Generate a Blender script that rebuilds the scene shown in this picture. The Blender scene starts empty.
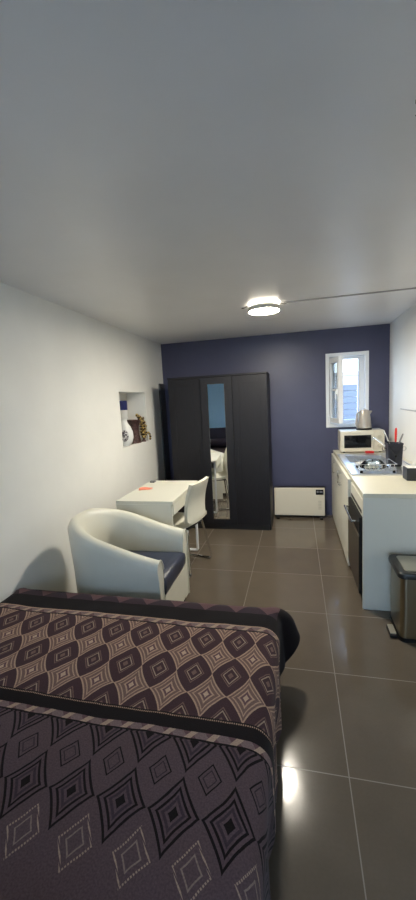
import bpy, bmesh, math, random
from mathutils import Vector, Matrix, Euler, noise
random.seed(7)
PI = math.pi
S = bpy.context.scene
COL = S.collection

# ------------------------------------------------------------------ helpers
def V(*a): return Vector(a)

class MB:
    """collects simple shapes into one bmesh"""
    def __init__(s):
        s.bm = bmesh.new(); s.fl = s.bm.faces.layers.int.new('flat')
    def box(s, x0, x1, y0, y1, z0, z1, bev=0.0, mat=None, seg=2):
        r = bmesh.ops.create_cube(s.bm, size=1.0)
        vs = r['verts']
        for v in vs:
            v.co = Vector(((x0+x1)/2 + v.co.x*(x1-x0), (y0+y1)/2 + v.co.y*(y1-y0), (z0+z1)/2 + v.co.z*(z1-z0)))
        if bev > 0:
            es = list({e for v in vs for e in v.link_edges})
            r = bmesh.ops.bevel(s.bm, geom=es, offset=bev, segments=seg, profile=0.5, affect='EDGES')
            vs = list({v for f in r['faces'] for v in f.verts} | {v for v in vs if v.is_valid})
        for f in {f for v in vs for f in v.link_faces}: f[s.fl] = 1
        if mat is not None:
            for v in vs: v.co = mat @ v.co
        return s
    def tube(s, pts, r, n=10, closed=False, cap=True):
        pts = [Vector(p) for p in pts]; rings = []; m = len(pts)
        up = None
        for i, p in enumerate(pts):
            if closed: d = pts[(i+1) % m] - pts[i-1]
            else: d = pts[min(i+1, m-1)] - pts[max(i-1, 0)]
            d.normalize()
            if up is None:
                up = Vector((0, 0, 1)) if abs(d.z) < .9 else Vector((1, 0, 0))
            a = d.cross(up)
            if a.length < 1e-5: a = d.cross(Vector((0.3, 1, 0.2)))
            a.normalize(); b = a.cross(d).normalized(); up = b
            rr = r[i] if isinstance(r, (list, tuple)) else r
            rings.append([s.bm.verts.new(p + a*rr*math.cos(2*PI*k/n) + b*rr*math.sin(2*PI*k/n)) for k in range(n)])
        for i in range(m if closed else m-1):
            A, B = rings[i], rings[(i+1) % m]
            for k in range(n): s.bm.faces.new((A[k], A[(k+1) % n], B[(k+1) % n], B[k]))
        if cap and not closed:
            s.bm.faces.new(rings[0][::-1]); s.bm.faces.new(rings[-1])
        return s
    def lathe(s, prof, c=(0, 0, 0), n=32, sx=1, sy=1, tilt=None):
        rings = []
        for r, z in prof:
            ring = []
            for k in range(n):
                a = 2*PI*k/n
                p = Vector((r*math.cos(a)*sx, r*math.sin(a)*sy, z))
                if tilt is not None: p = tilt @ p
                ring.append(s.bm.verts.new(p + Vector(c)))
            rings.append(ring)
        for A, B in zip(rings, rings[1:]):
            for k in range(n): s.bm.faces.new((A[k], A[(k+1) % n], B[(k+1) % n], B[k]))
        s.bm.faces.new(rings[0][::-1]); s.bm.faces.new(rings[-1])
        return s
    def grid(s, rows, closed_u=False):
        """rows of points -> quads; returns vert rows"""
        R = [[s.bm.verts.new(p) for p in row] for row in rows]
        for A, B in zip(R, R[1:]):
            m = len(A)
            for k in range(m if closed_u else m-1):
                s.bm.faces.new((A[k], A[(k+1) % m], B[(k+1) % m], B[k]))
        return R
    def prism(s, poly, y0, y1, axis='y'):
        def P(a, b, t):
            return (a, t, b) if axis == 'y' else ((t, a, b) if axis == 'x' else (a, b, t))
        A = [s.bm.verts.new(P(a, b, y0)) for a, b in poly]
        B = [s.bm.verts.new(P(a, b, y1)) for a, b in poly]
        n = len(poly)
        s.bm.faces.new(A); s.bm.faces.new(B[::-1])
        for k in range(n): s.bm.faces.new((A[k], B[k], B[(k+1) % n], A[(k+1) % n]))
        return s
    def build(s, name, mat, parent=None, smooth=True, origin=None, angle=35):
        bmesh.ops.recalc_face_normals(s.bm, faces=s.bm.faces[:])
        me = bpy.data.meshes.new(name)
        if origin is not None:
            for v in s.bm.verts: v.co -= Vector(origin)
        if smooth:
            for f in s.bm.faces: f.smooth = not f[s.fl]
            for e in s.bm.edges:
                if len(e.link_faces) == 2:
                    if e.calc_face_angle(0) > math.radians(angle): e.smooth = False
        s.bm.faces.layers.int.remove(s.fl)
        s.bm.to_mesh(me); s.bm.free()
        me.materials.append(mat)
        o = bpy.data.objects.new(name, me); COL.objects.link(o)
        if parent is not None: o.parent = parent
        if origin is not None: o.location = origin
        return o

def tag(o, label=None, cat=None, group=None, kind=None):
    if label: o['label'] = label
    if cat: o['category'] = cat
    if group: o['group'] = group
    if kind: o['kind'] = kind
    return o
def thing(name, label, cat, loc=(0, 0, 0), rz=0.0, group=None):
    o = bpy.data.objects.new(name, None); COL.objects.link(o)
    o.empty_display_size = .1
    o.location = loc; o.rotation_euler = (0, 0, rz)
    return tag(o, label, cat, group)
def struct(mb, name, mat, label, cat, smooth=False):
    return tag(mb.build(name, mat, smooth=smooth), label, cat, kind='structure')

def rounded(pts, r=.04, n=6):
    out = [Vector(pts[0])]
    for a, b, c in zip(pts, pts[1:], pts[2:]):
        a, b, c = Vector(a), Vector(b), Vector(c)
        d1 = (a-b); d2 = (c-b); q = min(r, d1.length*.45, d2.length*.45)
        p1 = b+d1.normalized()*q; p2 = b+d2.normalized()*q
        for k in range(n+1):
            t = k/n; out.append((1-t)**2*p1+2*t*(1-t)*b+t*t*p2)
    out.append(Vector(pts[-1])); return out

# ------------------------------------------------------------------ materials
def srgb(r, g, b):
    f = lambda c: (c/255/12.92) if c/255 <= .04045 else ((c/255+.055)/1.055)**2.4
    return (f(r), f(g), f(b), 1)
def mat(name, color, rough=.5, metal=0.0, spec=.5, noise_amt=0.0, noise_scale=20, bump=0.0, bump_scale=80,
        coat=0.0, stretch=None, rough_var=0.0):
    m = bpy.data.materials.new(name); m.use_nodes = True
    nt = m.node_tree; b = nt.nodes['Principled BSDF']
    b.inputs['Base Color'].default_value = color; b.inputs['Roughness'].default_value = rough
    b.inputs['Metallic'].default_value = metal; b.inputs['Specular IOR Level'].default_value = spec
    b.inputs['Coat Weight'].default_value = coat
    tc = nt.nodes.new('ShaderNodeTexCoord'); mp = nt.nodes.new('ShaderNodeMapping')
    nt.links.new(tc.outputs['Object'], mp.inputs['Vector'])
    if stretch: mp.inputs['Scale'].default_value = stretch
    if noise_amt > 0 or rough_var > 0:
        n = nt.nodes.new('ShaderNodeTexNoise'); n.inputs['Scale'].default_value = noise_scale
        n.inputs['Detail'].default_value = 6
        nt.links.new(mp.outputs[0], n.inputs['Vector'])
        if noise_amt > 0:
            r = nt.nodes.new('ShaderNodeMapRange')
            r.inputs[1].default_value = .3; r.inputs[2].default_value = .7
            r.inputs[3].default_value = 1-noise_amt; r.inputs[4].default_value = 1+noise_amt
            nt.links.new(n.outputs[0], r.inputs[0])
            vm = nt.nodes.new('ShaderNodeVectorMath'); vm.operation = 'SCALE'
            vm.inputs[0].default_value = color[:3]
            nt.links.new(r.outputs[0], vm.inputs['Scale'])
            nt.links.new(vm.outputs[0], b.inputs['Base Color'])
        if rough_var > 0:
            r = nt.nodes.new('ShaderNodeMapRange')
            r.inputs[1].default_value = .3; r.inputs[2].default_value = .7
            r.inputs[3].default_value = max(0, rough-rough_var); r.inputs[4].default_value = rough+rough_var
            nt.links.new(n.outputs[0], r.inputs[0]); nt.links.new(r.outputs[0], b.inputs['Roughness'])
    if bump > 0:
        n2 = nt.nodes.new('ShaderNodeTexNoise'); n2.inputs['Scale'].default_value = bump_scale
        n2.inputs['Detail'].default_value = 4
        nt.links.new(mp.outputs[0], n2.inputs['Vector'])
        bp = nt.nodes.new('ShaderNodeBump'); bp.inputs['Strength'].default_value = bump
        bp.inputs['Distance'].default_value = .01
        nt.links.new(n2.outputs[0], bp.inputs['Height']); nt.links.new(bp.outputs[0], b.inputs['Normal'])
    return m
def emis(name, color, strength):
    m = bpy.data.materials.new(name); m.use_nodes = True
    b = m.node_tree.nodes['Principled BSDF']
    b.inputs['Base Color'].default_value = color
    b.inputs['Emission Color'].default_value = color; b.inputs['Emission Strength'].default_value = strength
    return m
def glass_mat(name, tint=(.93, .96, .97, 1), refl=.9):
    m = bpy.data.materials.new(name); m.use_nodes = True
    nt = m.node_tree; nt.nodes.clear()
    out = nt.nodes.new('ShaderNodeOutputMaterial'); mix = nt.nodes.new('ShaderNodeMixShader')
    t = nt.nodes.new('ShaderNodeBsdfTransparent'); t.inputs[0].default_value = tint
    g = nt.nodes.new('ShaderNodeBsdfGlossy'); g.inputs['Roughness'].default_value = .02
    fr = nt.nodes.new('ShaderNodeFresnel'); fr.inputs[0].default_value = 1.45
    mu = nt.nodes.new('ShaderNodeMath'); mu.operation = 'MULTIPLY'; mu.inputs[1].default_value = refl
    nt.links.new(fr.outputs[0], mu.inputs[0]); nt.links.new(mu.outputs[0], mix.inputs[0])
    nt.links.new(t.outputs[0], mix.inputs[1]); nt.links.new(g.outputs[0], mix.inputs[2])
    nt.links.new(mix.outputs[0], out.inputs[0])
    return m

M = {}
M['wall'] = mat('white wall paint', srgb(234, 233, 228), .55, noise_amt=.025, noise_scale=3, bump=.12, bump_scale=14)
M['ceil'] = mat('satin white ceiling paint', srgb(226, 225, 224), .34, spec=.6, noise_amt=.03, noise_scale=2.5, bump=.10, bump_scale=9, rough_var=.04)
M['navy'] = mat('navy wall paint', srgb(67, 67, 92), .42, noise_amt=.06, noise_scale=4, bump=.12, bump_scale=16)
M['pale_blue'] = mat('sky blue wall paint', srgb(176, 220, 250), .5, bump=.1, bump_scale=14)
M['white_lam'] = mat('white laminate', srgb(217, 215, 202), .35, bump=.02)
M['worktop'] = mat('cream white worktop laminate', srgb(213, 208, 188), .32, noise_amt=.02, noise_scale=60)
M['white_paint'] = mat('white gloss paint', srgb(232, 234, 236), .3)
M['leather'] = mat('white faux leather', srgb(222, 219, 203), .42, bump=.08, bump_scale=240, noise_amt=.02, noise_scale=8)
M['navy_leather'] = mat('dark navy faux leather', srgb(44, 50, 70), .4, bump=.08, bump_scale=240)
M['dark_foot'] = mat('dark stained wood feet', srgb(32, 26, 23), .5)
M['black_wood'] = mat('black brown wood grain', srgb(25, 24, 28), .5, spec=.3, noise_amt=.25, noise_scale=18, stretch=(6, 6, .5), bump=.06, bump_scale=60)
M['black_edge'] = mat('black brown board edge', srgb(20, 19, 20), .45)
M['grey_panel'] = mat('dark grey board', srgb(58, 58, 60), .5, noise_amt=.08, noise_scale=10)
M['mirror'] = mat('mirror silver', (.93, .95, .96, 1), .015, metal=1.0)
M['steel'] = mat('brushed stainless steel', srgb(176, 168, 152), .34, metal=1.0, noise_amt=.08, noise_scale=30, stretch=(1, 1, 30), rough_var=.03)
M['sink_steel'] = mat('sink stainless steel', srgb(226, 228, 230), .28, metal=.95, noise_amt=.06, noise_scale=30)
M['bin_steel'] = mat('brushed warm steel', srgb(150, 138, 114), .3, metal=1.0, noise_amt=.05, noise_scale=12, stretch=(6, 6, .3))
M['lid_steel'] = mat('satin steel lid', srgb(176, 172, 158), .38, metal=.8)
M['chrome'] = mat('polished chrome', srgb(222, 222, 222), .08, metal=1.0)
M['dark_steel'] = mat('dark appliance steel', srgb(78, 70, 58), .28, metal=.9, noise_amt=.06, noise_scale=20, stretch=(1, 1, 20))
M['black_plastic'] = mat('black plastic', srgb(17, 17, 18), .5, spec=.25)
M['black_gloss'] = mat('black glass', srgb(14, 15, 18), .06)
M['rim_black'] = mat('dark rim plastic', srgb(40, 40, 38), .4)
M['heater_white'] = mat('cream white heater enamel', srgb(218, 211, 192), .4)
M['heater_grey'] = mat('pale grey print', srgb(196, 190, 172), .5)
M['mw_white'] = mat('white microwave enamel', srgb(212, 206, 190), .35)
M['kettle'] = mat('warm grey kettle plastic', srgb(176, 168, 158), .32, metal=.35)
M['red'] = mat('red plastic', srgb(206, 40, 38), .4)
M['orange_paper'] = mat('orange red paper', srgb(238, 142, 116), .7)
M['grey_plastic'] = mat('mid grey plastic', srgb(120, 120, 124), .45)
M['paper'] = mat('white tissue paper', srgb(232, 230, 222), .85, bump=.2, bump_scale=60)
M['caddy'] = mat('charcoal caddy plastic', srgb(38, 40, 50), .45)
M['box_black'] = mat('black card box', srgb(34, 36, 42), .4)
M['ceramic'] = mat('white glazed ceramic', srgb(226, 226, 224), .2)
M['navy_glaze'] = mat('navy glaze', srgb(38, 46, 108), .3)
M['bronze'] = mat('mottled brown bronze', srgb(86, 64, 62), .45, noise_amt=.6, noise_scale=45, metal=.3)
M['mattress'] = mat('mattress ticking', srgb(190, 186, 180), .85)
M['dark_fabric'] = mat('dark blue grey fabric', srgb(44, 42, 58), .9, bump=.1, bump_scale=200)
M['bed_base'] = mat('dark bed base fabric', srgb(38, 35, 36), .85)
M['pillow'] = mat('dark purple pillow cotton', srgb(62, 54, 68), .9, bump=.1, bump_scale=120)
M['glass'] = glass_mat('window glass')
M['clear'] = glass_mat('clear plastic', (.86, .92, .96, 1), 1.0)
M['lamp_body'] = mat('lamp grey ring', srgb(190, 186, 178), .4)
M['trunk'] = mat('grey cable cover', srgb(172, 170, 168), .5)
M['outside_wall'] = mat('neighbour render', srgb(236, 234, 230), .8, noise_amt=.04, noise_scale=3)
M['shutter'] = mat('blue grey shutter', srgb(100, 104, 112), .6)
M['roof'] = mat('grey roof', srgb(150, 146, 142), .8)
M['ground'] = mat('outdoor paving', srgb(140, 138, 134), .9, noise_amt=.1)
M['hook'] = mat('dark metal hook', srgb(48, 56, 56), .4, metal=.5)
LAMP = 76.0
M['diffuser'] = emis('lamp diffuser', (1.0, .93, .79, 1), LAMP)
M['halo'] = emis('lamp back glow', (1.0, .94, .80, 1), 3.0)

# node-expression helper for the patterned materials
class NX:
    def __init__(s, m): s.nt = m.node_tree
    def m(s, op, a, b=0.0, c=None):
        n = s.nt.nodes.new('ShaderNodeMath'); n.operation = op
        for i, x in enumerate((a, b) if c is None else (a, b, c)):
            if isinstance(x, (int, float)): n.inputs[i].default_value = x
            else: s.nt.links.new(x, n.inputs[i])
        return n.outputs[0]
    def add(s, a, b): return s.m('ADD', a, b)
    def sub(s, a, b): return s.m('SUBTRACT', a, b)
    def mul(s, a, b): return s.m('MULTIPLY', a, b)
    def gt(s, a, b): return s.m('GREATER_THAN', a, b)
    def lt(s, a, b): return s.m('LESS_THAN', a, b)
    def band(s, x, lo, hi): return s.mul(s.gt(x, lo), s.lt(x, hi))
    def mx(s, a, b): return s.m('MAXIMUM', a, b)
    def cell(s, x, x0, period):           # signed distance to nearest lattice point
        t = s.m('DIVIDE', s.sub(x, x0), period)
        fr = s.sub(t, s.m('ROUND', t))
        return s.m('ABSOLUTE', s.mul(fr, period))
    def mix(s, fac, a, b):
        n = s.nt.nodes.new('ShaderNodeMix'); n.data_type = 'RGBA'
        s.nt.links.new(fac, n.inputs[0])
        for i, x in ((6, a), (7, b)):
            if isinstance(x, tuple): n.inputs[i].default_value = x
            else: s.nt.links.new(x, n.inputs[i])
        return n.outputs[2]

def floor_material():
    m = mat('glossy dark brown floor tiles', srgb(93, 84, 73), .16)
    nt = m.node_tree; x = NX(m); b = nt.nodes['Principled BSDF']
    tc = nt.nodes.new('ShaderNodeTexCoord'); sp = nt.nodes.new('ShaderNodeSeparateXYZ')
    nt.links.new(tc.outputs['Object'], sp.inputs[0])
    dx = x.cell(sp.outputs[0], .179, .6); dy = x.cell(sp.outputs[1], 1.428, .6)
    grout = x.mx(x.lt(dx, .0022), x.lt(dy, .0022))
    tx = x.m('FLOOR', x.m('DIVIDE', x.sub(sp.outputs[0], .179), .6)); ty = x.m('FLOOR', x.m('DIVIDE', x.sub(sp.outputs[1], 1.428), .6))
    cv = nt.nodes.new('ShaderNodeCombineXYZ'); nt.links.new(tx, cv.inputs[0]); nt.links.new(ty, cv.inputs[1])
    wn = nt.nodes.new('ShaderNodeTexWhiteNoise'); nt.links.new(cv.outputs[0], wn.inputs['Vector'])
    n = nt.nodes.new('ShaderNodeTexNoise'); n.inputs['Scale'].default_value = 5; n.inputs['Detail'].default_value = 8
    nt.links.new(tc.outputs['Object'], n.inputs['Vector'])
    n2 = nt.nodes.new('ShaderNodeTexNoise'); n2.inputs['Scale'].default_value = 90; n2.inputs['Detail'].default_value = 3
    nt.links.new(tc.outputs['Object'], n2.inputs['Vector'])
    k = x.add(x.add(.72, x.mul(wn.outputs[0], .1)), x.add(x.mul(n.outputs[0], .28), x.mul(n2.outputs[0], .14)))
    vm = nt.nodes.new('ShaderNodeVectorMath'); vm.operation = 'SCALE'; vm.inputs[0].default_value = srgb(93, 84, 73)[:3]
    nt.links.new(k, vm.inputs['Scale'])
    nt.links.new(x.mix(grout, vm.outputs[0], srgb(116, 109, 98)), b.inputs['Base Color'])
    rg = x.add(.07, x.mul(n.outputs[0], .12))
    nt.links.new(x.add(rg, x.mul(grout, .35)), b.inputs['Roughness'])
    bp = nt.nodes.new('ShaderNodeBump'); bp.inputs['Strength'].default_value = .25; bp.inputs['Distance'].default_value = .003
    n3 = nt.nodes.new('ShaderNodeTexNoise'); n3.inputs['Scale'].default_value = 7; nt.links.new(tc.outputs['Object'], n3.inputs['Vector'])
    nt.links.new(x.sub(x.mul(n3.outputs[0], .8), grout), bp.inputs['Height']); nt.links.new(bp.outputs[0], b.inputs['Normal'])
    return m

def cover_material():
    m = mat('patterned purple bedspread', srgb(80, 70, 76), .85)
    nt = m.node_tree; x = NX(m); b = nt.nodes['Principled BSDF']
    b.inputs['Sheen Weight'].default_value = .04; b.inputs['Sheen Roughness'].default_value = .5
    b.inputs['Specular IOR Level'].default_value = .1
    uv = nt.nodes.new('ShaderNodeUVMap'); uv.uv_map = 'cloth'
    nz = nt.nodes.new('ShaderNodeTexNoise'); nz.inputs['Scale'].default_value = 9; nz.inputs['Detail'].default_value = 3
    nt.links.new(uv.outputs[0], nz.inputs['Vector'])
    sp = nt.nodes.new('ShaderNodeSeparateXYZ'); nt.links.new(uv.outputs[0], sp.inputs[0])
    u = x.add(sp.outputs[0], x.mul(x.sub(nz.outputs[0], .5), .012)); v = x.add(sp.outputs[1], x.mul(x.sub(nz.outputs[0], .5), -.012))
    PUR = srgb(94, 70, 74); PURD = srgb(64, 45, 50); BLK = srgb(22, 17, 19); BEI = srgb(165, 138, 119); BEID = srgb(110, 88, 81); LIN = srgb(150, 132, 116); GREY = srgb(84, 70, 74)
    def dia(u0, v0, P, hw, hh, vper=None, n=1.0):
        du = x.m('DIVIDE', x.cell(u, u0, P), hw)
        dv = x.m('DIVIDE', x.cell(v, v0, vper) if vper else x.m('ABSOLUTE', x.sub(v, v0)), hh)
        if n != 1.0: du = x.m('POWER', du, n); dv = x.m('POWER', dv, n)
        return x.add(du, dv)
    # --- zone A : chequer of dark rounded cells and beige concave diamonds
    P = .1385
    d = dia(-.598, 1.123, P, P/2, .0985, .197, .82)          # <1 inside beige
    c = x.mix(x.lt(d, 1.03), PURD, BEI)
    c = x.mix(x.lt(d, .93), c, BEID)
    c = x.mix(x.lt(d, .80), c, BEI)
    c = x.mix(x.lt(d, .72), c, BEID)
    c = x.mix(x.lt(d, .52), c, BEI)
    c = x.mix(x.lt(d, .40), c, PUR)
    c = x.mix(x.lt(d, .24), c, srgb(176, 152, 132))
    e = dia(-.598+P/2, 1.2215, P, P/2, .0985, .197, 1.0)
    c = x.mix(x.band(e, .50, .56), c, BEID)
    c = x.mix(x.band(e, .36, .43), c, LIN)
    c = x.mix(x.lt(e, .16), c, BEID)
    # beige strands between cells
    w = nt.nodes.new('ShaderNodeTexNoise'); w.inputs['Scale'].default_value = 220; nt.links.new(uv.outputs[0], w.inputs['Vector'])
    zoneA = c
    # --- zone B : grey purple ground with black diamonds
    g = dia(-.592+.069, .842, .1395, .034, .045)
    c = GREY
    k = dia(-.592, .742, .1395, .0655, .092, None, .9)
    k2 = dia(-.592, .942, .1395, .0655, .092, None, .9)
    def bl(c, k):
        c = x.mix(x.lt(k, 1.04), c, BLK) if not isinstance(c, tuple) else x.mix(x.lt(k, 1.04), c, BLK)
        c = x.mix(x.lt(k, .92), c, srgb(84, 69, 74))
        c = x.mix(x.lt(k, .76), c, BLK)
        c = x.mix(x.lt(k, .64), c, srgb(84, 69, 74))
        c = x.mix(x.lt(k, .54), c, srgb(58, 48, 55))
        c = x.mix(x.lt(k, .40), c, srgb(84, 69, 74))
        c = x.mix(x.lt(k, .26), c, BLK)
        return c
    c = bl(c, k); c = bl(c, k2)
    # black strands linking the tips
    s2 = dia(-.592, .742+.197, .1395, .0698, .0985, .394, .9)
    c = x.mix(x.band(g, .86, 1.0), c, BLK)
    c = x.mix(x.band(g, .5, .60), c, srgb(48, 40, 46))
    # dotted pale diamonds
    q = dia(-.592+.075, .640, .1395, .046, .062, None, .95)
    dots = x.gt(x.m('SINE', x.mul(x.add(u, v), 700)), -.35)
    c = x.mix(x.mul(x.band(q, .88, 1.0), dots), c, LIN)
    c = x.mix(x.band(q, .46, .56), c, srgb(126, 112, 104))
    zoneB = c
    # --- compose along v
    col = x.mix(x.gt(v, .945), zoneB, BLK)
    slant = x.gt(x.m('SINE', x.mul(x.add(u, x.mul(v, .8)), 2*PI/.0698)), .35)
    strip = x.mix(slant, srgb(116, 98, 98), PUR)
    strip2 = x.mix(x.gt(x.m('SINE', x.mul(x.sub(u, x.mul(v, .8)), 2*PI/.0698)), .55), strip, srgb(160, 138, 122))
    col = x.mix(x.gt(v, .951), col, strip2)
    col = x.mix(x.gt(v, .974), col, BLK)
    bead = x.gt(x.m('SINE', x.mul(u, 900)), -.2)
    col = x.mix(x.mul(x.band(v, 1.021, 1.026), bead), col, BEI)
    col = x.mix(x.gt(v, 1.031), col, zoneA)
    col = x.mix(x.gt(v, 1.495), col, BLK)
    col = x.mix(x.gt(v, 1.503), col, strip2)
    col = x.mix(x.gt(v, 1.530), col, BEI)
    col = x.mix(x.gt(v, 1.537), col, BLK)
    tri = x.gt(x.sub(x.m('DIVIDE', x.cell(u, -.6, .15), .075), x.m('DIVIDE', x.sub(v, 1.64), .09)), .0)
    far = x.mix(tri, PUR, srgb(52, 41, 48))
    col = x.mix(x.gt(v, 1.64), col, far)
    col = x.mix(x.gt(v, 1.745), col, BLK)
    col = x.mix(x.mul(x.gt(v, 1.537), x.gt(u, -.10)), col, BLK)
    # weave mottling
    mo = nt.nodes.new('ShaderNodeMapRange'); mo.inputs[1].default_value = .3; mo.inputs[2].default_value = .7
    mo.inputs[3].default_value = .78; mo.inputs[4].default_value = 1.15
    nt.links.new(w.outputs[0], mo.inputs[0])
    vm = nt.nodes.new('ShaderNodeVectorMath'); vm.operation = 'SCALE'
    nt.links.new(col, vm.inputs[0]); nt.links.new(mo.outputs[0], vm.inputs['Scale'])
    nt.links.new(vm.outputs[0], b.inputs['Base Color'])
    bp = nt.nodes.new('ShaderNodeBump'); bp.inputs['Strength'].default_value = .35; bp.inputs['Distance'].default_value = .002
    nt.links.new(w.outputs[0], bp.inputs['Height']); nt.links.new(bp.outputs[0], b.inputs['Normal'])
    return m
M['floor'] = floor_material()
M['cover'] = cover_material()

# gold scroll: gold leaves with dark gaps; vase motif: dark floral blot on the camera-facing cheek
def gold_mat():
    m = mat('antique gold', srgb(190, 158, 90), .4, metal=.6)
    nt = m.node_tree; b = nt.nodes['Principled BSDF']
    vo = nt.nodes.new('ShaderNodeTexVoronoi'); vo.inputs['Scale'].default_value = 55
    tc = nt.nodes.new('ShaderNodeTexCoord'); nt.links.new(tc.outputs['Object'], vo.inputs['Vector'])
    x = NX(m)
    nt.links.new(x.mix(x.gt(vo.outputs['Distance'], .5), srgb(206, 178, 112), srgb(60, 46, 34)), b.inputs['Base Color'])
    return m
M['gold'] = gold_mat()
def motif_mat():
    m = mat('dark painted motif', srgb(70, 64, 70), .3)
    nt = m.node_tree; b = nt.nodes['Principled BSDF']; x = NX(m)
    n = nt.nodes.new('ShaderNodeTexNoise'); n.inputs['Scale'].default_value = 70
    tc = nt.nodes.new('ShaderNodeTexCoord'); nt.links.new(tc.outputs['Object'], n.inputs['Vector'])
    nt.links.new(x.mix(x.gt(n.outputs[0], .54), srgb(76, 68, 76), srgb(205, 203, 202)), b.inputs['Base Color'])
    return m
M['motif'] = motif_mat()

# ------------------------------------------------------------------ the room
XL, XR, YF, YB, ZC = -1.7785, 1.0955, 4.9687, -1.3, 2.355
struct(MB().box(XL-.4, XR+.2, YB-.2, YF+.25, -.1, 0), 'floor', M['floor'], 'dark brown glossy square floor tiles with pale grout', 'floor')
struct(MB().box(XL-.4, XR+.2, YB-.2, YF+.25, ZC, ZC+.12), 'ceiling', M['ceil'], 'satin white painted ceiling', 'ceiling')
# left wall with niche
NY0, NY1, NZ0, NZ1, ND = 3.60, 4.285, 1.115, 1.70, .25
w = MB()
w.box(XL-.4, XL, YB-.2, NY0, 0, ZC).box(XL-.4, XL, NY1, YF+.25, 0, ZC)
w.box(XL-.4, XL, NY0, NY1, 0, NZ0).box(XL-.4, XL, NY0, NY1, NZ1, ZC).box(XL-.4, XL-ND, NY0, NY1, NZ0, NZ1)
bmesh.ops.remove_doubles(w.bm, verts=w.bm.verts[:], dist=1e-5)
struct(w, 'wall_left', M['wall'], 'long white wall with a lit square niche', 'wall')
struct(MB().box(XR, XR+.2, YB-.2, YF+.25, 0, ZC), 'wall_right', M['wall'], 'white wall behind the kitchen worktop', 'wall')
# back wall with window opening
WX0, WX1, WZ0, WZ1 = .361, .864, 1.146, 2.061
w = MB()
w.box(XL, WX0, YF, YF+.22, 0, ZC).box(WX1, XR, YF, YF+.22, 0, ZC)
w.box(WX0, WX1, YF, YF+.22, 0, WZ0).box(WX0, WX1, YF, YF+.22, WZ1, ZC)
struct(w, 'wall_back', M['navy'], 'navy blue painted end wall with a small window', 'wall')
# rear wall (behind the viewer) with a glazed door
DX0, DX1, DZ1 = -1.05, .55, 2.08
w = MB()
w.box(XL, DX0, YB-.2, YB, 0, ZC).box(DX1, XR, YB-.2, YB, 0, ZC).box(DX0, DX1, YB-.2, YB, DZ1, ZC)
struct(w, 'wall_rear', M['pale_blue'], 'light blue wall with a glazed door', 'wall')
d = MB()
d.box(DX0, DX0+.07, YB-.14, YB-.06, 0, DZ1).box(DX1-.07, DX1, YB-.14, YB-.06, 0, DZ1).box(DX0+.07, DX1-.07, YB-.14, YB-.06, DZ1-.07, DZ1)
d.box(DX0+.07, DX1-.07, YB-.14, YB-.06, 0, .12).box(-.29, -.21, YB-.14, YB-.06, .12, DZ1-.07)
dr = struct(d, 'door_1', M['white_paint'], 'white framed glazed double door', 'door')
MB().box(DX0+.07, -.29, YB-.105, YB-.097, .12, DZ1-.07).build('glass_pane', M['glass'], dr)
MB().box(-.21, DX1-.07, YB-.105, YB-.097, .12, DZ1-.07).build('glass_pane', M['glass'], dr)

# window in the back wall: white lining, fixed frame, open sash hinged on the left
wn = thing('window_1', 'small white window in the navy wall, left sash swung open', 'window', (0, 0, 0)); wn['kind'] = 'structure'
f = MB(); t = .042
f.box(WX0, WX0+t, YF-.006, YF+.20, WZ0, WZ1, .003).box(WX1-t, WX1, YF-.006, YF+.20, WZ0, WZ1, .003)
f.box(WX0+t, WX1-t, YF-.006, YF+.20, WZ1-t, WZ1, .003)
f.build('window_lining', M['white_paint'], wn)
MB().box(WX0+t, WX1-t, YF-.012, YF+.20, WZ0, WZ0+.05, .004).build('window_sill', M['white_paint'], wn)
FX0, FX1, FZ0, FZ1 = WX0+t, WX1-t, WZ0+.05, WZ1-t
f = MB()
f.box(FX0, FX0+.03, YF+.06, YF+.12, FZ0, FZ1, .004).box(FX1-.062, FX1, YF+.06, YF+.12, FZ0, FZ1, .004)
f.box(FX0+.03, FX1-.062, YF+.06, YF+.12, FZ0, FZ0+.04, .004).box(FX0+.03, FX1-.062, YF+.06, YF+.12, FZ1-.035, FZ1, .004)
f.build('window_frame', M['white_paint'], wn)
MB().box(FX1-.068, FX1-.0625, YF+.058, YF+.118, FZ0+.041, FZ1-.036).build('gasket', M['grey_plastic'], wn)
# sash: local x along its width from hinge, y thickness
HX, HY = .425, YF+.055
sang = math.atan2(4.69-HY, .512-HX); L = .34
T = Matrix.Translation((HX, HY, 0)) @ Matrix.Rotation(sang, 4, 'Z')
z0, z1 = FZ0+.012, FZ1-.02
s = MB()
s.box(0, .05, -.025, .025, z0, z1, .005, T).box(L-.055, L, -.028, .028, z0, z1, .006, T)
s.box(.05, L-.055, -.024, .024, z0, z0+.06, .005, T).box(.05, L-.055, -.024, .024, z1-.06, z1, .005, T)
s.box(.05, L-.055, -.012, .012, 1.60, 1.625, .003, T)
sash = s.build('window_sash', M['white_paint'], wn)
MB().box(.045, L-.05, -.004, .004, z0+.05, z1-.05, 0, T).build('glass_pane', M['glass'], sash)
h = MB(); h.box(L-.04, L-.015, -.05, -.028, 1.56, 1.62, .004, T).box(L-.035, L-.02, -.062, -.048, 1.50, 1.60, .004, T)
h.build('handle', M['white_paint'], sash)

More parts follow.
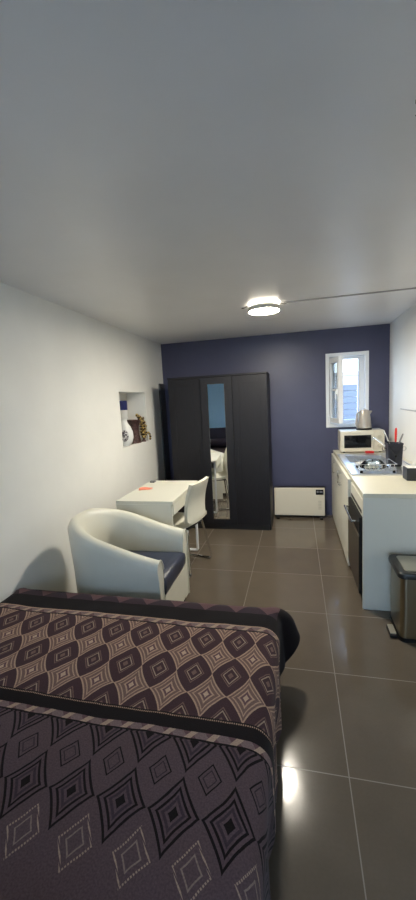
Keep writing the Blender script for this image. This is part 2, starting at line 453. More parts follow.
# outside: neighbouring house seen through the window, paving
nb = thing('neighbouring_house', 'white rendered house with blue grey shutter outside the small window', 'house', (1.5, 8.6, 0))
w = MB().box(-2.2, 2.4, -.4, 2.2, -.1, 1.92)
w.build('wall', M['outside_wall'], nb)
sh = MB()
for k in range(14): sh.box(-.66, -.30, -.44, -.40, .0+k*.125, .118+k*.125, .006)
sh.build('shutter', M['shutter'], nb)
MB().prism([(-2.4, 1.92), (2.6, 1.92), (2.6, 1.99), (-2.4, 1.99)], -.6, 2.4).build('roof', M['roof'], nb)
struct(MB().box(-8, 8, YF+.25, 14, -.12, -.02), 'ground_back', M['ground'], 'paved ground outside the small window', 'ground')
struct(MB().box(-8, 8, -9, YB-.2, -.12, -.02), 'ground_rear', M['ground'], 'paved ground outside the glazed door', 'ground')

# thin crack-like pipe on the right wall, cable cover on the ceiling, hook
tag(MB().tube([(XR-.006, 4.42, 1.368), (XR-.006, 3.4, 1.358), (XR-.006, 2.6, 1.352)], .006, 8).build('wall_cable', M['trunk']),
    'thin grey cable running along the white wall above the worktop', 'cable')
tag(MB().box(-.085, XR, 3.376, 3.391, ZC-.010, ZC, .002).build('cable_cover', M['trunk']),
    'thin grey cable cover running across the ceiling from the round lamp', 'cable cover')
hk = thing('ceiling_hook', 'small dark hook screwed in the ceiling at the right', 'hook', (.352, 1.272, ZC))
MB().lathe([(.012, 0), (.012, -.006), (.004, -.008)], n=16).build('plate', M['hook'], hk)
MB().tube([(0, 0, -.006), (0, 0, -.02)]+[(.012*math.sin(a)*1, 0, -.032+.012*math.cos(a)) for a in [k*PI/6 for k in range(1, 9)]], .0025, 8).build('hook', M['hook'], hk)

# ------------------------------------------------------------------ ceiling lamp
lp = thing('ceiling_lamp', 'round flat white lit lamp on the ceiling', 'lamp', (-.255, 3.37, ZC))
MB().lathe([(.10, 0), (.10, -.012), (.095, -.014)], n=48).build('base_plate', M['lamp_body'], lp)
MB().lathe([(.122, -.0145), (.128, -.016), (.128, -.0205), (.124, -.0215)], n=48).build('glow_ring', M['halo'], lp)
MB().lathe([(.128, -.022), (.134, -.026), (.134, -.058), (.132, -.064), (.1282, -.064), (.1282, -.0240)], n=48).build('ring', M['lamp_body'], lp)
MB().lathe([(.1276, -.0600), (.1276, -.0625), (.120, -.0632), (.001, -.0636)], n=48).build('diffuser', M['diffuser'], lp)
for sx in (-1, 1):
    MB().tube([(sx*.10, 0, -.008), (sx*.15, 0, -.01), (sx*.175, 0, -.018), (sx*.19, 0, -.016)], .005, 8).build('spring_clip', M['chrome'], lp)

# ------------------------------------------------------------------ wardrobe
wd = thing('wardrobe', 'black three door wardrobe with a narrow mirror on the middle door', 'wardrobe', (-.9055, 4.3144, 0))
hw, dp, H = .5855, .48, 1.852
b = MB()
b.box(-hw, -hw+.02, .022, dp, 0, H-.02).box(hw-.02, hw, .022, dp, 0, H-.02).box(-hw+.02, hw-.02, dp-.01, dp, .06, H-.02)
b.box(-hw+.02, hw-.02, .022, dp-.01, .07, .09)
b.build('carcass', M['black_wood'], wd)
MB().box(-hw-.004, hw+.004, -.004, dp+.004, H-.02, H, .002).build('top_board', M['black_wood'], wd)
MB().box(-hw+.02, hw-.02, .012, .03, 0, .068).build('plinth', M['black_edge'], wd)
xs = [(-.582, -.190), (-.186, .186), (.190, .582)]
for i, (a, c) in enumerate(xs):
    d = MB(); z0, z1 = .072, H-.024
    fr = .075
    d.box(a, a+fr, 0, .02, z0, z1, .0015).box(c-fr, c, 0, .02, z0, z1, .0015)
    d.box(a+fr, c-fr, 0, .02, z1-.085, z1, .0015).box(a+fr, c-fr, 0, .02, z0, z0+.065, .0015)
    d.box(a+fr, c-fr, .003, .018, z0+.065, z1-.085)
    if i == 1:
        dd = d.build('door', M['black_wood'], wd, origin=(c, .01, 0))
        dd.rotation_euler.z = math.radians(3.0)
        hm = MB(); hm.box(-.098-c, .096-c, -.012, -.004, .134, 1.748, .001); hm.build('mirror', M['mirror'], dd)
        continue
    dd = d.build('door', M['black_wood'], wd)
    if True:
        hx = (c-.045) if i == 0 else (a+.045)
        hd = MB().box(hx-.006, hx+.006, -.022, -.014, .82, 1.02, .002)
        hd.box(hx-.005, hx+.005, -.014, 0, .83, .845).box(hx-.005, hx+.005, -.014, 0, .995, 1.01)
        hd.build('handle', M['black_edge'], dd)
tag(MB().box(XL+.004, XL+.024, 4.765, 4.955, 0, 1.82, .002).build('tall_panel', M['grey_panel']),
    'tall narrow dark grey board standing in the corner left of the wardrobe', 'panel')

# ------------------------------------------------------------------ heater
ht = thing('panel_heater', 'low cream white panel heater with black feet under the window', 'heater', (.01, 4.86, 0))
MB().box(-.315, .315, -.04, -.002, .035, .395, .006).build('front_panel', M['heater_white'], ht)
MB().box(-.322, .322, -.002, .045, .028, .400, .004).build('back_shell', M['black_plastic'], ht)
MB().box(-.318, .318, -.030, -.004, .020, .033).build('bottom_grille', M['black_plastic'], ht)
for sx in (-.27, .27):
    ft = MB().box(sx-.02, sx+.02, -.10, .08, .010, .020, .003)
    for yy in (-.085, .065): ft.tube([(sx-.018, yy, .010), (sx+.018, yy, .010)], .010, 12)
    ft.build('foot', M['black_plastic'], ht)
cp = MB().box(.205, .300, -.046, -.0405, .312, .378, .003).build('control_panel', M['black_gloss'], ht)
MB().tube([(.228, -.0465, .35), (.228, -.055, .35)], .012, 16).build('dial', M['grey_plastic'], cp)
MB().box(.25, .288, -.0485, -.0465, .34, .358).build('display', M['grey_plastic'], cp)
lb = MB()
for k in range(6): lb.box(.235, .275, -.0415, -.0401, .12+k*.02, .132+k*.02)
lb.build('printed_label', M['heater_grey'], ht)

# ------------------------------------------------------------------ desk
dk = thing('desk', 'small white desk against the wall below the niche', 'desk', (-1.265, 3.262, 0))
dx, dy = .256, .405
MB().box(-dx, dx, -dy, dy, .722, .75, .002).build('desktop', M['white_lam'], dk)
MB().box(-dx, dx-.012, -dy, -dy+.022, 0, .7215, .002).build('side_panel', M['white_lam'], dk)
yl = dy-.03
MB().tube(rounded([(-dx+.03, yl, .7215), (-dx+.03, yl, .014), (dx-.03, yl, .014), (dx-.03, yl, .7215)], .02), .014, 10).build('leg_frame', M['white_paint'], dk)
MB().box(-dx, -dx+.016, -dy+.022, dy-.05, .58, .7215).build('back_panel', M['white_lam'], dk)
dwr = MB().box(dx-.022, dx-.004, -dy+.024, dy-.024, .625, .715, .002).build('drawer', M['white_lam'], dk)
MB().box(-dx+.03, dx-.022, -dy+.03, dy-.03, .63, .645).build('drawer_tray', M['white_lam'], dwr)
MB().box(dx-.004, dx-.001, -.12, .12, .627, .637).build('finger_pull', M['heater_grey'], dwr)
def paper(cx, cy, w, h, rz, zz, name, m, label):
    g = MB(); rows = []
    for i in range(9):
        rows.append([(w*(i/8-.5), h*(j/8-.5), .002+.006*math.sin(i*.6)*math.sin(j*.5+.4)**2) for j in range(9)])
    g.grid(rows)
    o = g.build(name, m); o.location = (cx, cy, zz); o.rotation_euler = (0, 0, rz)
    sm = o.modifiers.new('s', 'SOLIDIFY'); sm.thickness = .0012
    tag(o, label, 'paper'); return o
paper(-1.425, 3.29, .13, .10, .35, .7515, 'paper_note', M['orange_paper'], 'orange red note lying on the white desk')
tag(MB().box(-1.49, -1.44, 3.555, 3.60, .7505, .768, .004).build('small_box', M['grey_plastic']), 'tiny grey box at the far back corner of the white desk', 'box')

# ------------------------------------------------------------------ white side chair at the desk
ch = thing('desk_chair', 'white faux leather chair with chrome sled legs pulled up to the desk', 'chair', (-.912, 3.235, 0), math.radians(-11))
def slab(fn, nu, nv, thick):
    """double-sided cushioned slab from fn(u,v)->(point, normal)"""
    rows = []
    for i in range(nu+1):
        top, bot = [], []
        for j in range(nv+1):
            u, v = i/nu, j/nv
            p, n = fn(u, v)
            e = min(1, min(u, 1-u)*14)*.5+.5; e2 = min(1, min(v, 1-v)*14)*.5+.5
            tt = thick*.5*math.sqrt(min(e, e2))
            top.append(Vector(p)+Vector(n)*tt); bot.append(Vector(p)-Vector(n)*tt)
        rows.append(top+bot[::-1])
    g = MB(); R = g.grid(rows, closed_u=True)
    g.bm.faces.new(R[0][::-1]); g.bm.faces.new(R[-1])
    return g
W = .19
def back_fn(u, v):
    z = .47+.375*u; y = (v-.5)*2*W*(1-.05*u)
    x = .005+.055*u**1.3 - .02*math.sin(PI*u) + .018*(4*(v-.5)**2)*-1
    return (x, y, z), Vector((1, 0, -.16)).normalized()
bk = slab(back_fn, 16, 14, .042).build('backrest', M['leather'], ch, angle=60)
def seat_fn(u, v):
    x = .01-.41*u; y = (v-.5)*2*W
    z = .455+.03*(1-u)**6-.012*math.sin(PI*u)+.006*(2*v-1)**2 - .01*u**6
    return (x, y, z), (0, 0, 1)
slab(seat_fn, 16, 14, .05).build('seat', M['leather'], ch, angle=60)
for sy in (-1, 1):
    MB().tube(rounded([(-.03, sy*.15, .425), (.02, sy*.235, .011), (-.42, sy*.235, .011), (-.36, sy*.15, .425)], .035), .011, 10).build('sled_leg', M['chrome'], ch)
MB().box(-.36, -.03, -.16, .16, .415, .43, .004).build('seat_plate', M['black_plastic'], ch)

# ------------------------------------------------------------------ tub armchair
ac = thing('armchair', 'white faux leather tub armchair with a dark navy seat', 'armchair', (-1.205, 2.38, 0), math.radians(1))
def tub_path(t):
    """t 0..1 : near arm front -> back -> far arm front, returns midline xy + outward normal"""
    a, r, xf = .0, .278, .345          # arms straight from x=xf to x=-.03, semicircle behind
    x0 = -.06; rx = .275
    Ls = xf-x0; La = PI*r; tot = 2*Ls+La; s = t*tot
    if s < Ls: return Vector((xf-s, -r, 0)), Vector((0, -1, 0))
    if s > Ls+La: q = s-Ls-La; return Vector((x0+q, r, 0)), Vector((0, 1, 0))
    th = (s-Ls)/La*PI
    return Vector((x0-rx*math.sin(th), -r*math.cos(th), 0)), Vector((-math.sin(th), -math.cos(th), 0)).normalized()
def tub_h(t):
    k = 1-abs(2*t-1)                   # 0 at fronts, 1 at back
    s = min(1, k/.86); s = s*s*(3-2*s)*.35+s*.65
    return .58+.212*s
NT = 64; rows = []
for i in range(NT+1):
    t = i/NT; p, n = tub_path(t); h = tub_h(t); sec = []
    th = .045
    def pt(off, z): sec.append(p+n*off+Vector((0, 0, z)))
    flare = .018
    pt(th-.012, .05)
    for z in (.15, .3, .45): pt(th-.012+flare*z/.6, z)
    pt(th+flare, h-.05)
    for k in range(1, 8):
        a = PI*k/8; pt(flare*.6+(th+.002)*math.cos(a), h-.05+.05*math.sin(a))
    pt(-th, h-.05)
    for z in (.5, .4, .3): pt(-th-.004, min(z, h-.06))
    pt(-th, .2); pt(-th, .05)
    rows.append(sec)
g = MB(); R = g.grid(rows, closed_u=True)
g.bm.faces.new(R[0][::-1]); g.bm.faces.new(R[-1])
shell = g.build('tub_shell', M['leather'], ac, angle=50)
# piping round each arm front and along the top outer edge
for row in (rows[0], rows[-1]):
    MB().tube([Vector(q)+Vector((.002, 0, 0)) for q in row[:14]], .006, 8).build('piping', M['leather'], shell)
MB().box(.29, .350, -.232, .232, .06, .315, .012).build('front_apron', M['leather'], ac)
# seat cushion, rounded at the back
poly = []
def inset(off):
    q = []
    q.append((.357, -.230+off)); 
    for k in range(0, 19):
        th = PI*k/18; q.append((-.06-(.230-off)*math.sin(th), -(.230-off)*math.cos(th)))
    q.append((.357, .230-off)); return q
g = MB(); rws = []
for off, z, xs_ in ((.012, .318, -.01), (.002, .335, 0), (.0, .38, .004), (.006, .415, .0), (.03, .432, -.02), (.09, .442, -.07)):
    rws.append([(x+(xs_ if x > .3 else 0), y, z) for x, y in inset(off)])
R = g.grid(rws, closed_u=True); g.bm.faces.new(R[0]); g.bm.faces.new(R[-1][::-1])
g.build('seat_cushion', M['navy_leather'], ac, angle=50)
MB().box(-.22, .288, -.20, .20, .07, .30).build('seat_base', M['dark_foot'], ac)
for sx, sy in ((.31, .25), (.31, -.25), (-.22, .2), (-.22, -.2)):
    MB().lathe([(.018, 0), (.024, .055)], (sx, sy, 0), 16).build('leg', M['dark_foot'], ac)

# ------------------------------------------------------------------ bed
BX0, BX1, BY0, BY1 = -1.745, -.16, -.17, 1.925
bd = thing('bed', 'low double bed with dark base and dark headboard', 'bed', ((BX0+BX1)/2, (BY0+BY1)/2, 0))
ox, oy = (BX0+BX1)/2, (BY0+BY1)/2
bx, by = (BX1-BX0)/2, (BY1-BY0)/2
MB().box(-bx+.04, bx-.04, -by, by-.04, .06, .22, .01).build('bed_base', M['bed_base'], bd)
MB().box(-bx+.015, bx-.015, -by, by-.02, .221, .425, .05, seg=4).build('mattress', M['mattress'], bd)
MB().box(-bx, bx+.02, -by-.05, -by-.002, .06, .92, .012).build('headboard', M['dark_fabric'], bd)
for sx, sy in ((-.62, -.9), (.62, -.9), (-.62, .85), (.62, .85)):
    MB().lathe([(.022, 0), (.03, .06)], (sx, sy, 0), 16).build('leg', M['dark_foot'], bd)

# bedspread draped over it, cloth coordinates stored as a UV layer in metres
KS = 1.111                              # cloth metres to pattern units
uL, uR, vF, r, ZT = -1.683, -.165*KS, 1.675*KS, .082, .45
drop = .365
def fold(s_, rr=r):
    q = s_/rr
    if q < PI/2: return rr*math.sin(q), rr*(1-math.cos(q))
    return rr, rr+(s_-rr*PI/2)
def cloth(u, v):
    a = 0.0; sx = 1
    if u > uR: a = u-uR
    elif u < uL: a = uL-u; sx = -1
    b_ = max(0.0, v-vF)
    bxp = min(max(u, uL), uR); byp = min(v, vF)
    s_ = math.hypot(a, b_)
    h0 = s_
    lim = drop*(.98-.22*2*a*b_/max(h0*h0, 1e-9))
    if s_ > lim: s_ = lim+.2*(s_-lim)
    wob = noise.noise(Vector((u*3, v*3, 1.3)))*.008 + noise.noise(Vector((u*9, v*9, 4.1)))*.003
    if s_ < 1e-9: return Vector((bxp, byp, ZT+wob))
    dirx, diry = sx*a/h0, b_/h0
    corner = 2*abs(dirx)*diry
    o, dr_ = fold(s_, r*(1+.7*corner))
    hang = max(0, s_-r*.8)
    o += hang*(.0+(.34 if u > uR else 0)*corner) 
    wave = math.sin(v*17+1.0)*.5+math.sin(v*31+u*4)*.35
    if a > 0 and b_ == 0: o += .05*hang/.25*wave*.35
    if b_ > 0 and a == 0: o += .05*hang/.25*(math.sin(u*15)*.5)*.4
    return Vector((max(bxp+dirx*o, -1.768), byp+diry*o, ZT-dr_*(1-.12*corner)+wob*(1 if s_ < .1 else .4)))
def axis_vals(lo, hi, step): 
    n = int(round((hi-lo)/step)); return [lo+(hi-lo)*k/n for k in range(n+1)]
us = axis_vals(uL-drop, uL, .022)[:-1]+axis_vals(uL, uR, .03)[:-1]+axis_vals(uR, uR+drop, .015)
vs = axis_vals(-.15, vF, .03)[:-1]+axis_vals(vF, vF+drop, .015)
g = MB(); R = g.grid([[cloth(u, v) for u in us] for v in vs])
ul = g.bm.loops.layers.uv.new('cloth')
idx = {}
for i, v in enumerate(vs):
    for j, u in enumerate(us): idx[R[i][j]] = (u/KS, v/KS)
for fc in g.bm.faces:
    for lo in fc.loops: lo[ul].uv = idx[lo.vert]
cv = g.build('bedspread', M['cover'], angle=180)
sm = cv.modifiers.new('thick', 'SOLIDIFY'); sm.thickness = .012; sm.offset = -1
ss = cv.modifiers.new('sub', 'SUBSURF'); ss.levels = 1; ss.render_levels = 1
tag(cv, 'purple and black bedspread with diamond pattern spread over the bed', 'bedspread')
def pillow(x, y, rx, label):
    g = MB(); rows_t = []; n = 20; a, c, h = .31, .2, .085
    top, bot = [], []
    def P(i, j, sgn):
        u = i/n*2-1; v = j/n*2-1
        e = max(0, (1-abs(u)**3.0))*max(0, (1-abs(v)**3.0))
        pin = 1-.07*(u*u*v*v) 
        return (a*u*(1-.05*v*v*(1-u*u)), c*v*(1-.06*u*u*(1-v*v)), sgn*h*e**.5)
    A = [[g.bm.verts.new(P(i, j, 1)) for j in range(n+1)] for i in range(n+1)]
    B = [[A[i][j] if i in (0, n) or j in (0, n) else g.bm.verts.new(P(i, j, -.9)) for j in range(n+1)] for i in range(n+1)]
    for i in range(n):
        for j in range(n):
            g.bm.faces.new((A[i][j], A[i+1][j], A[i+1][j+1], A[i][j+1]))
            g.bm.faces.new((B[i][j], B[i][j+1], B[i+1][j+1], B[i+1][j]))
    o = g.build('pillow', M['pillow'], angle=180)
    o.location = (x, y, .598); o.rotation_euler = (rx, 0, 0)
    tag(o, label, 'pillow', 'pillows at the head of the bed'); return o
pillow(-1.32, .09, .25, 'dark purple pillow at the bed head beside the white wall')
pillow(-.58, .09, .25, 'dark purple pillow at the bed head on the open floor side')

# ------------------------------------------------------------------ kitchen run
KX, KY0, ZW = .4392, 2.7263, .8596
SY0, SY1, SX0, SX1 = 3.345, 4.535, .447, 1.03
wt = thing('worktop', 'cream white kitchen worktop with a full height end panel', 'worktop', (KX, KY0, 0))
g = MB()
def wb(x0, x1, y0, y1, z0=ZW-.03, z1=ZW, bev=0.0): g.box(x0-KX, x1-KX, y0-KY0, y1-KY0, z0, z1, bev)
wb(KX, XR-.002, KY0, SY0+.02); wb(KX, XR-.002, SY1-.02, YF-.002)
wb(SX1-.02, XR-.002, SY0+.02, SY1-.02); wb(KX, SX0+.012, SY0+.02, SY1-.02)
g.build('top_slab', M['worktop'], wt)
MB().box(0, XR-.002-KX, 0, .022, 0, ZW-.0305, .001).build('end_panel', M['white_lam'], wt)

ov = thing('built_in_oven', 'dark steel oven with chrome handle under the worktop end', 'oven', (KX, 3.085, 0))
MB().box(.025, .56, -.30, .285, .09, .80).build('oven_body', M['black_plastic'], ov)
dd = MB().box(-.017, .024, -.305, .285, .088, .668, .003).build('oven_door', M['black_plastic'], ov)
MB().box(-.0195, -.0172, -.300, .28, .095, .52).build('door_front', M['dark_steel'], dd)
MB().box(-.024, -.0172, -.298, .28, .525, .54).build('trim_strip', M['steel'], dd)
hd = MB().tube([(-.055, -.20, .61), (-.055, .20, .61)], .011, 12)
for yy in (-.2, .2): hd.tube([(-.0172, yy, .61), (-.055, yy, .61)], .008, 10)
hd.build('handle', M['chrome'], dd)
cpn = MB().box(.004, .024, -.305, .285, .672, .80, .003).build('control_panel', M['white_lam'], ov)
MB().box(.002, .006, -.27, .25, .69, .715, .001).build('vent_slot', M['black_plastic'], cpn)
MB().box(.05, .06, -.305, .285, 0, .085).build('plinth', M['white_lam'], ov)

cb = thing('base_cabinet', 'white three door base cabinet under the sink', 'cabinet', (KX, 3.385, 0))
g = MB(); LY = YF-.006-3.385
g.box(.022, .60, 0, .018, .06, .825).box(.022, .60, LY-.018, LY, .06, .825).box(.022, .60, .018, LY-.018, .06, .078).box(.59, .60, .018, LY-.018, .078, .825)
g.build('carcass', M['white_lam'], cb)
MB().box(.05, .06, .0, LY, 0, .058).build('plinth', M['white_lam'], cb)
ws = LY/3
for k in range(3):
    dd = MB().box(-.018, .02, k*ws+.002, (k+1)*ws-.002, .03, .82, .002).build('door', M['white_lam'], cb)
    yy = k*ws+.05 if k else ws-.05
    MB().tube(rounded([(-.018, yy, .66), (-.045, yy, .66), (-.045, yy, .78), (-.018, yy, .78)], .012, 4), .006, 8).build('handle', M['chrome'], dd)

# sink
sk = thing('sink', 'stainless steel sink with drainer set in the worktop', 'sink', (SX0, SY0, ZW))
sw, sl = SX1-SX0, SY1-SY0
by0, by1, bx0, bx1 = .62, 1.09, .07, .45
g = MB(); zt = .008
g.box(0, sw, 0, by0, .0005, zt, .002).box(0, sw, by1, sl, .0005, zt, .002).box(0, bx0, by0, by1, .0005, zt).box(bx1, sw, by0, by1, .0005, zt)
g.box(0, sw, 0, .012, zt, .014, .002).box(0, sw, sl-.012, sl, zt, .014, .002).box(0, .012, .012, sl-.012, zt, .014, .002).box(sw-.012, sw, .012, sl-.012, zt, .014, .002)
for k in range(7): g.box(.07+k*.06, .085+k*.06, .06, by0-.05, zt, zt+.004, .002)
g.build('sink_top', M['sink_steel'], sk)
g = MB()
g.box(bx0-.003, bx0, by0-.003, by1+.003, -.15, 0).box(bx1, bx1+.003, by0-.003, by1+.003, -.15, 0)
g.box(bx0, bx1, by0-.003, by0, -.15, 0).box(bx0, bx1, by1, by1+.003, -.15, 0).box(bx0, bx1, by0, by1, -.153, -.15)
bowl = g.build('basin', M['sink_steel'], sk)
MB().lathe([(.04, -.1495), (.04, -.146), (.03, -.145)], ((bx0+bx1)/2, (by0+by1)/2, 0), 24).build('drain', M['chrome'], bowl)
tp = thing('tap', 'chrome mixer tap behind the sink basin', 'tap', (.955, 4.24, ZW+.0085))
MB().lathe([(.026, 0), (.026, .012), (.02, .02), (.02, .085), (.016, .095)], n=24).build('body', M['chrome'], tp)
MB().tube(rounded([(-.005, 0, .07), (-.08, .015, .15), (-.16, .03, .215), (-.175, .033, .19)], .03), .010, 12).build('spout', M['chrome'], tp)
MB().tube([(0, 0, .095), (.01, 0, .11), (.03, -.05, .13)], [.012, .009, .006], 10).build('lever', M['chrome'], tp)

# dish rack with bowl and plates on the drainer
ZD = ZW+.0125
rk = thing('dish_rack', 'chrome wire dish rack with black feet on the sink drainer', 'rack', (.665, 3.53, ZD))
g = MB(); a, c = .15, .135
for z in (.022, .075): g.tube([(-a, -c, z), (a, -c, z), (a, c, z), (-a, c, z)], .003, 8, closed=True)
for k in range(9):
    x = -a+.02+k*(2*a-.04)/8
    g.tube(rounded([(x, -c, .075), (x, -c, .022), (x, c, .022), (x, c, .075)], .01, 3), .002, 6)
g.build('wire_frame', M['chrome'], rk)
for sx in (-1, 1):
    for sy in (-1, 1):
        MB().lathe([(.012, 0), (.012, .014), (.006, .019)], (sx*(a-.02), sy*(c-.01), 0), 12).build('foot', M['black_plastic'], rk)
o = MB().lathe([(.105, 0), (.107, .004), (.098, .03), (.07, .062), (.03, .074), (.001, .0755)], n=36).build('plastic_bowl', M['clear'])
o.location = (.65, 3.53, ZD+.0255); tag(o, 'clear upturned bowl in the dish rack', 'bowl')
o = MB().lathe([(.05, 0), (.06, .002), (.105, .012), (.107, .014), (.06, .006), (.001, .005)], n=36).build('plate', M['ceramic'])
o.location = (.64, 3.80, ZD+.0005); tag(o, 'white plate lying on the sink drainer behind the dish rack', 'plate')
o = MB().box(-.045, .045, -.03, .03, 0, .025, .008).build('sponge', M['red']); o.location = (.80, 4.545, ZW+.0145)
tag(o, 'red sponge on the back edge of the sink by the microwave', 'sponge')

# cutlery caddy and utensils
cd = thing('utensil_caddy', 'charcoal square utensil caddy between the dish rack and the white wall', 'caddy', (.87, 3.74, ZD))
g = MB(); rws = []
def sq(h, z, rc=.012):
    q = []
    for cx, cy, a0 in ((1, 1, 0), (-1, 1, 90), (-1, -1, 180), (1, -1, 270)):
        for k in range(5):
            an = math.radians(a0+k*22.5); q.append((cx*(h-rc)+rc*math.cos(an), cy*(h-rc)+rc*math.sin(an), z))
    return q
for h, z in ((.054, 0), (.058, .02), (.064, .20), (.067, .204), (.067, .214), (.061, .214), (.061, .2), (.052, .012)): rws.append(sq(h, z))
R = g.grid(rws, closed_u=True); g.bm.faces.new(R[0][::-1]); g.bm.faces.new(R[-1])
g.build('tub', M['caddy'], cd)
for sgn in (-1, 1):
    MB().tube(rounded([(sgn*.060, -.066, .18), (0, -.068, .10), (sgn*.0, -.066, .02)], .01), .003, 8).build('strap', M['rim_black'], cd)
    MB().tube([(sgn*(.066+.018+.018*math.cos(t)), 0, .16+.02*math.sin(t)) for t in [k*PI/8 for k in range(16)]], .003, 8, closed=True).build('ring_handle', M['chrome'], cd)
MB().lathe([(.008, 0), (.008, .006)], n=12, c=(0, -.068, .10), tilt=Matrix.Rotation(PI/2, 3, 'X')).build('rivet', M['chrome'], cd)
cu = Vector((.87, 3.74, ZD))
def utensil(name, base, tip, r_, m, label, headmat=None):
    o = thing(name, label, 'utensil', Vector(base)+cu, 0, 'utensils in the caddy')
    d = Vector(tip)-Vector(base)
    MB().tube([(0, 0, 0), d*.5, d*.62], [.004, .004, .006], 10).build('shaft', headmat or M['chrome'], o)
    MB().tube([d*.60, d*.66, d*.82, d*.97, d*1.0], [r_*.7, r_, r_*1.1, r_*.9, r_*.4], 12).build('handle', m, o)
utensil('spatula', (.01, .0, .02), (.014, -.005, .355), .010, M['red'], 'red handled spatula upright in the charcoal caddy')
utensil('ladle', (.038, .02, .02), (-.085, .03, .33), .007, M['chrome'], 'steel ladle leaning left out of the charcoal caddy')
utensil('whisk', (-.038, -.02, .02), (.07, -.02, .30), .007, M['grey_plastic'], 'grey handled utensil leaning right out of the charcoal caddy')

# tissue box
tb = thing('tissue_box', 'black tissue box with white tissue on the near worktop by the wall', 'tissue box', (.95, 3.20, ZW+.0005))
g = MB(); g.box(-.125, .125, -.06, .06, 0, .098, .003); g.build('carton', M['box_black'], tb)
MB().box(-.118, .118, -.054, .054, .0985, .101).build('top_card', M['paper'], tb)
rows = []
for i in range(13):
    t = i/12; rows.append([((t-.5)*.15*(1-.3*j/6), .02*math.sin(t*9+j*.5)+.012*j/6, .1015+.05*j/6*(.7+.3*math.sin(t*7))) for j in range(7)])
g = MB(); g.grid(rows); o = g.build('tissue', M['paper'], tb, angle=180); q = o.modifiers.new('s', 'SOLIDIFY'); q.thickness = .002

# microwave, kettle
mw = thing('microwave', 'small white microwave with black window at the end of the worktop', 'microwave', (.742, 4.67, ZW+.0005))
MB().box(-.243, .243, .016, .28, .012, .262, .008).build('casing', M['mw_white'], mw)
dd = MB().box(-.243, .125, 0, .0155, .014, .260, .004).build('door', M['mw_white'], mw)
MB().box(-.20, .10, -.003, .001, .06, .21, .002).build('window', M['black_gloss'], dd)
MB().box(.105, .117, -.02, 0, .06, .21, .004).build('handle', M['mw_white'], dd)
pn = MB().box(.128, .243, 0, .0155, .014, .260, .004).build('control_panel', M['mw_white'], mw)
for zz in (.185, .085): MB().tube([(.186, 0, zz), (.186, -.018, zz)], .024, 20).build('knob', M['heater_grey'], pn)
for sx in (-.2, .2):
    for yy in (.04, .25): MB().lathe([(.014, 0), (.014, .0125)], (sx, yy, 0), 12).build('foot', M['black_plastic'], mw)
kt = thing('kettle', 'warm grey jug kettle standing on the microwave', 'kettle', (.782, 4.80, ZW+.263), math.radians(205))
MB().lathe([(.085, 0), (.088, .004), (.086, .016), (.07, .018)], n=36).build('base', M['black_plastic'], kt)
MB().lathe([(.078, .0185), (.083, .024), (.080, .08), (.070, .16), (.060, .215), (.057, .222)], n=36).build('jug', M['kettle'], kt)
MB().lathe([(.056, .2225), (.052, .234), (.02, .242), (.012, .252), (.001, .254)], n=32).build('lid', M['kettle'], kt)
MB().prism([(-.058, .16), (-.095, .212), (-.092, .222), (-.05, .222)], -.018, .018).build('spout', M['kettle'], kt)
MB().tube(rounded([(.055, 0, .212), (.088, 0, .205), (.104, 0, .07), (.078, 0, .035)], .025), .013, 12).build('handle', M['kettle'], kt)

# ------------------------------------------------------------------ pedal bin
bn = thing('pedal_bin', 'stainless steel rectangular pedal bin with black rim beside the worktop end', 'bin', (.60, 2.375, 0))
BW, BD = .42, .285
def rrect(x0, x1, y0, y1, rc, z):
    q = []
    for cx, cy, a0 in ((x1-rc, y1-rc, 0), (x0+rc, y1-rc, 90), (x0+rc, y0+rc, 180), (x1-rc, y0+rc, 270)):
        for k in range(7):
            an = math.radians(a0+k*15); q.append((cx+rc*math.cos(an), cy+rc*math.sin(an), z))
    return q
def loft(secs, name, m, parent):
    g = MB(); R = g.grid(secs, closed_u=True); g.bm.faces.new(R[0][::-1]); g.bm.faces.new(R[-1]); return g.build(name, m, parent)
loft([rrect(.004, BW, 0, BD, .035, z) for z in (.025, .418)], 'body', M['bin_steel'], bn)
loft([rrect(.0, BW+.004, -.004, BD+.004, .035, z) for z in (0, .0245)], 'base', M['black_plastic'], bn)
loft([rrect(-.012+i, BW+.012-i, -.012+i, BD+.012-i, .04, z) for i, z in ((0, .4185), (-.002, .43), (0, .448), (.006, .455))], 'rim', M['rim_black'], bn)
loft([rrect(.03+i, BW-.03-i, .028+i, BD-.028-i, .02, z) for i, z in ((0, .4555), (.003, .460))], 'lid', M['lid_steel'], bn)
MB().box(-.046, -.010, .035, .135, .022, .034, .005).build('pedal', M['lid_steel'], bn)
MB().box(-.050, -.006, .025, .140, .004, .0215, .004).build('pedal_arm', M['black_plastic'], bn)

# ------------------------------------------------------------------ niche ornaments
NS = NZ0
cn = thing('canister', 'tall white canister with a navy band at the back of the wall niche', 'canister', (-1.976, 4.08, NS))
MB().lathe([(.045, 0), (.049, .01), (.049, .385), (.047, .387)], n=28).build('body', M['ceramic'], cn)
MB().lathe([(.047, .3875), (.050, .392), (.050, .49), (.045, .496), (.001, .497)], n=28).build('navy_top', M['navy_glaze'], cn)
vs_ = thing('round_vase', 'round white vase with a dark painted motif at the near side of the niche', 'vase', (-1.842, 3.79, NS))
prof = [(.05, 0), (.085, .03), (.105, .09), (.10, .15), (.075, .21), (.045, .25), (.04, .28), (.048, .30), (.038, .298), (.03, .26)]
prof = [(r_*.92, z_) for r_, z_ in prof]
MB().lathe(prof, n=40).build('body', M['ceramic'], vs_)
rows = []
def rad(z):
    for (r0, z0), (r1, z1) in zip(prof, prof[1:]):
        if z0 <= z <= z1: return r0+(r1-r0)*(z-z0)/(z1-z0)
    return .05
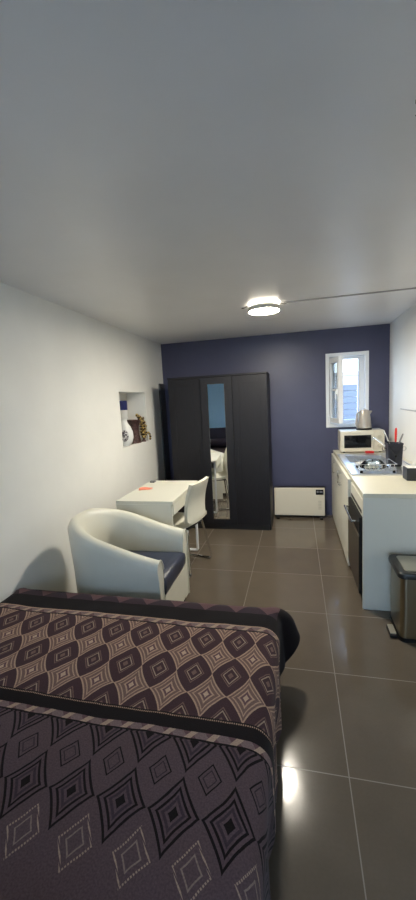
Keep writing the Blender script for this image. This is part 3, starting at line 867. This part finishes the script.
for i in range(13):
    z = .055+.12*i/12; row = []
    hwid = .42*math.sqrt(max(.02, 1-((i-6)/6.2)**2))
    for j in range(11):
        an = math.atan2(-.9, .44)+(j/10-.5)*2*hwid
        row.append(((rad(z)+.0025)*math.cos(an), (rad(z)+.0025)*math.sin(an), z))
    rows.append(row)
g = MB(); g.grid(rows); g.build('painted_motif', M['motif'], vs_)
bz = thing('waisted_vase', 'mottled brown waisted vase with a slanted rim in the wall niche', 'vase', (-1.835, 4.06, NS), 0)
g = MB()
rows = []
for z, r_ in ((0, .085), (.02, .082), (.08, .066), (.14, .06), (.19, .066), (.235, .088), (.262, .115), (.270, .112), (.25, .085), (.2, .055)):
    lean = -.035*(z/.27)**2
    rows.append([(r_*math.cos(a)*.68, r_*math.sin(a)+lean, z+.10*r_*(-math.sin(a))*(z/.27)) for a in [2*PI*k/28 for k in range(28)]])
R = g.grid(rows, closed_u=True); g.bm.faces.new(R[0][::-1]); g.bm.faces.new(R[-1])
g.build('body', M['bronze'], bz)
gd = thing('gold_scroll_figure', 'gold scrolled ornament curling beside the brown vase in the niche', 'ornament', (-1.80, 4.17, NS))
g = MB()
ctrl = [(-.03, -.06, .325), (-.02, -.02, .30), (-.01, .02, .255), (0, .045, .20), (.0, .04, .14), (.005, .015, .09), (.01, .02, .05), (.015, .05, .055), (.03, .07, .10), (.05, .092, .095), (.062, .096, .05), (.06, .088, .014)]
def smoothpath(P, n=6):
    P = [Vector(p) for p in P]; out = []
    for i in range(len(P)-1):
        p0, p1, p2, p3 = P[max(i-1, 0)], P[i], P[i+1], P[min(i+2, len(P)-1)]
        for k in range(n):
            t = k/n
            out.append(.5*((2*p1)+(-p0+p2)*t+(2*p0-5*p1+4*p2-p3)*t*t+(-p0+3*p1-3*p2+p3)*t**3))
    out.append(P[-1]); return out
sp_ = smoothpath(ctrl); m_ = len(sp_)
rr = [max(.006, (.012+.026*math.exp(-((i/m_-.3)/.2)**2))*(1+.25*math.sin(i*1.7))) for i in range(m_)]
g.tube(sp_, rr, 12); g.build('scroll_body', M['gold'], gd)
g = MB()
for i in range(4, 34, 3):
    p = sp_[i]; a = i*1.3
    g.tube([p, p+Vector((.02, .03*math.cos(a)+.02, .02*math.sin(a))), p+Vector((.015, .04*math.cos(a)+.02, .03*math.sin(a)+.012))], [.010, .012, .003], 8)
g.build('leaves', M['gold'], gd)
MB().lathe([(.03, 0), (.026, .012), (.012, .03), (.012, .06)], (.008, .018, 0), 16).build('stand', M['bronze'], gd)

# ------------------------------------------------------------------ daylight
wd_ = bpy.data.worlds.new('sky'); S.world = wd_; wd_.use_nodes = True
nt = wd_.node_tree; bg = nt.nodes['Background']
tc = nt.nodes.new('ShaderNodeTexCoord'); sp = nt.nodes.new('ShaderNodeSeparateXYZ'); nt.links.new(tc.outputs['Generated'], sp.inputs[0])
cr = nt.nodes.new('ShaderNodeValToRGB'); nt.links.new(sp.outputs[2], cr.inputs[0])
cr.color_ramp.elements[0].position = 0.0; cr.color_ramp.elements[0].color = (.70, .85, 1.0, 1)
cr.color_ramp.elements[1].position = .6; cr.color_ramp.elements[1].color = (.36, .58, 1.0, 1)
nt.links.new(cr.outputs[0], bg.inputs[0]); bg.inputs[1].default_value = 2.35

# ------------------------------------------------------------------ camera
f_px, pitch, yaw, roll, CH = 375.1, -.128654, .235941, .0516067, 1.55299
fw = Vector((-math.sin(yaw)*math.cos(pitch), math.cos(yaw)*math.cos(pitch), math.sin(pitch)))
rt = Vector((math.cos(yaw), math.sin(yaw), 0)); up = rt.cross(fw)
r2 = rt*math.cos(roll)-up*math.sin(roll); u2 = up*math.cos(roll)+rt*math.sin(roll)
cam = bpy.data.cameras.new('camera'); co = bpy.data.objects.new('camera', cam); COL.objects.link(co)
cam.sensor_fit = 'VERTICAL'; cam.sensor_height = 36; cam.lens = f_px*36/900
cam.clip_start = .02
mw_ = Matrix((r2, u2, -fw)).transposed().to_4x4(); mw_.translation = (0, 0, CH)
co.matrix_world = mw_
S.camera = co
S.view_settings.view_transform = 'Standard'; S.view_settings.look = 'None'
S.view_settings.gamma = 1.0; S.view_settings.use_curve_mapping = False
S.view_settings.exposure = 2.02
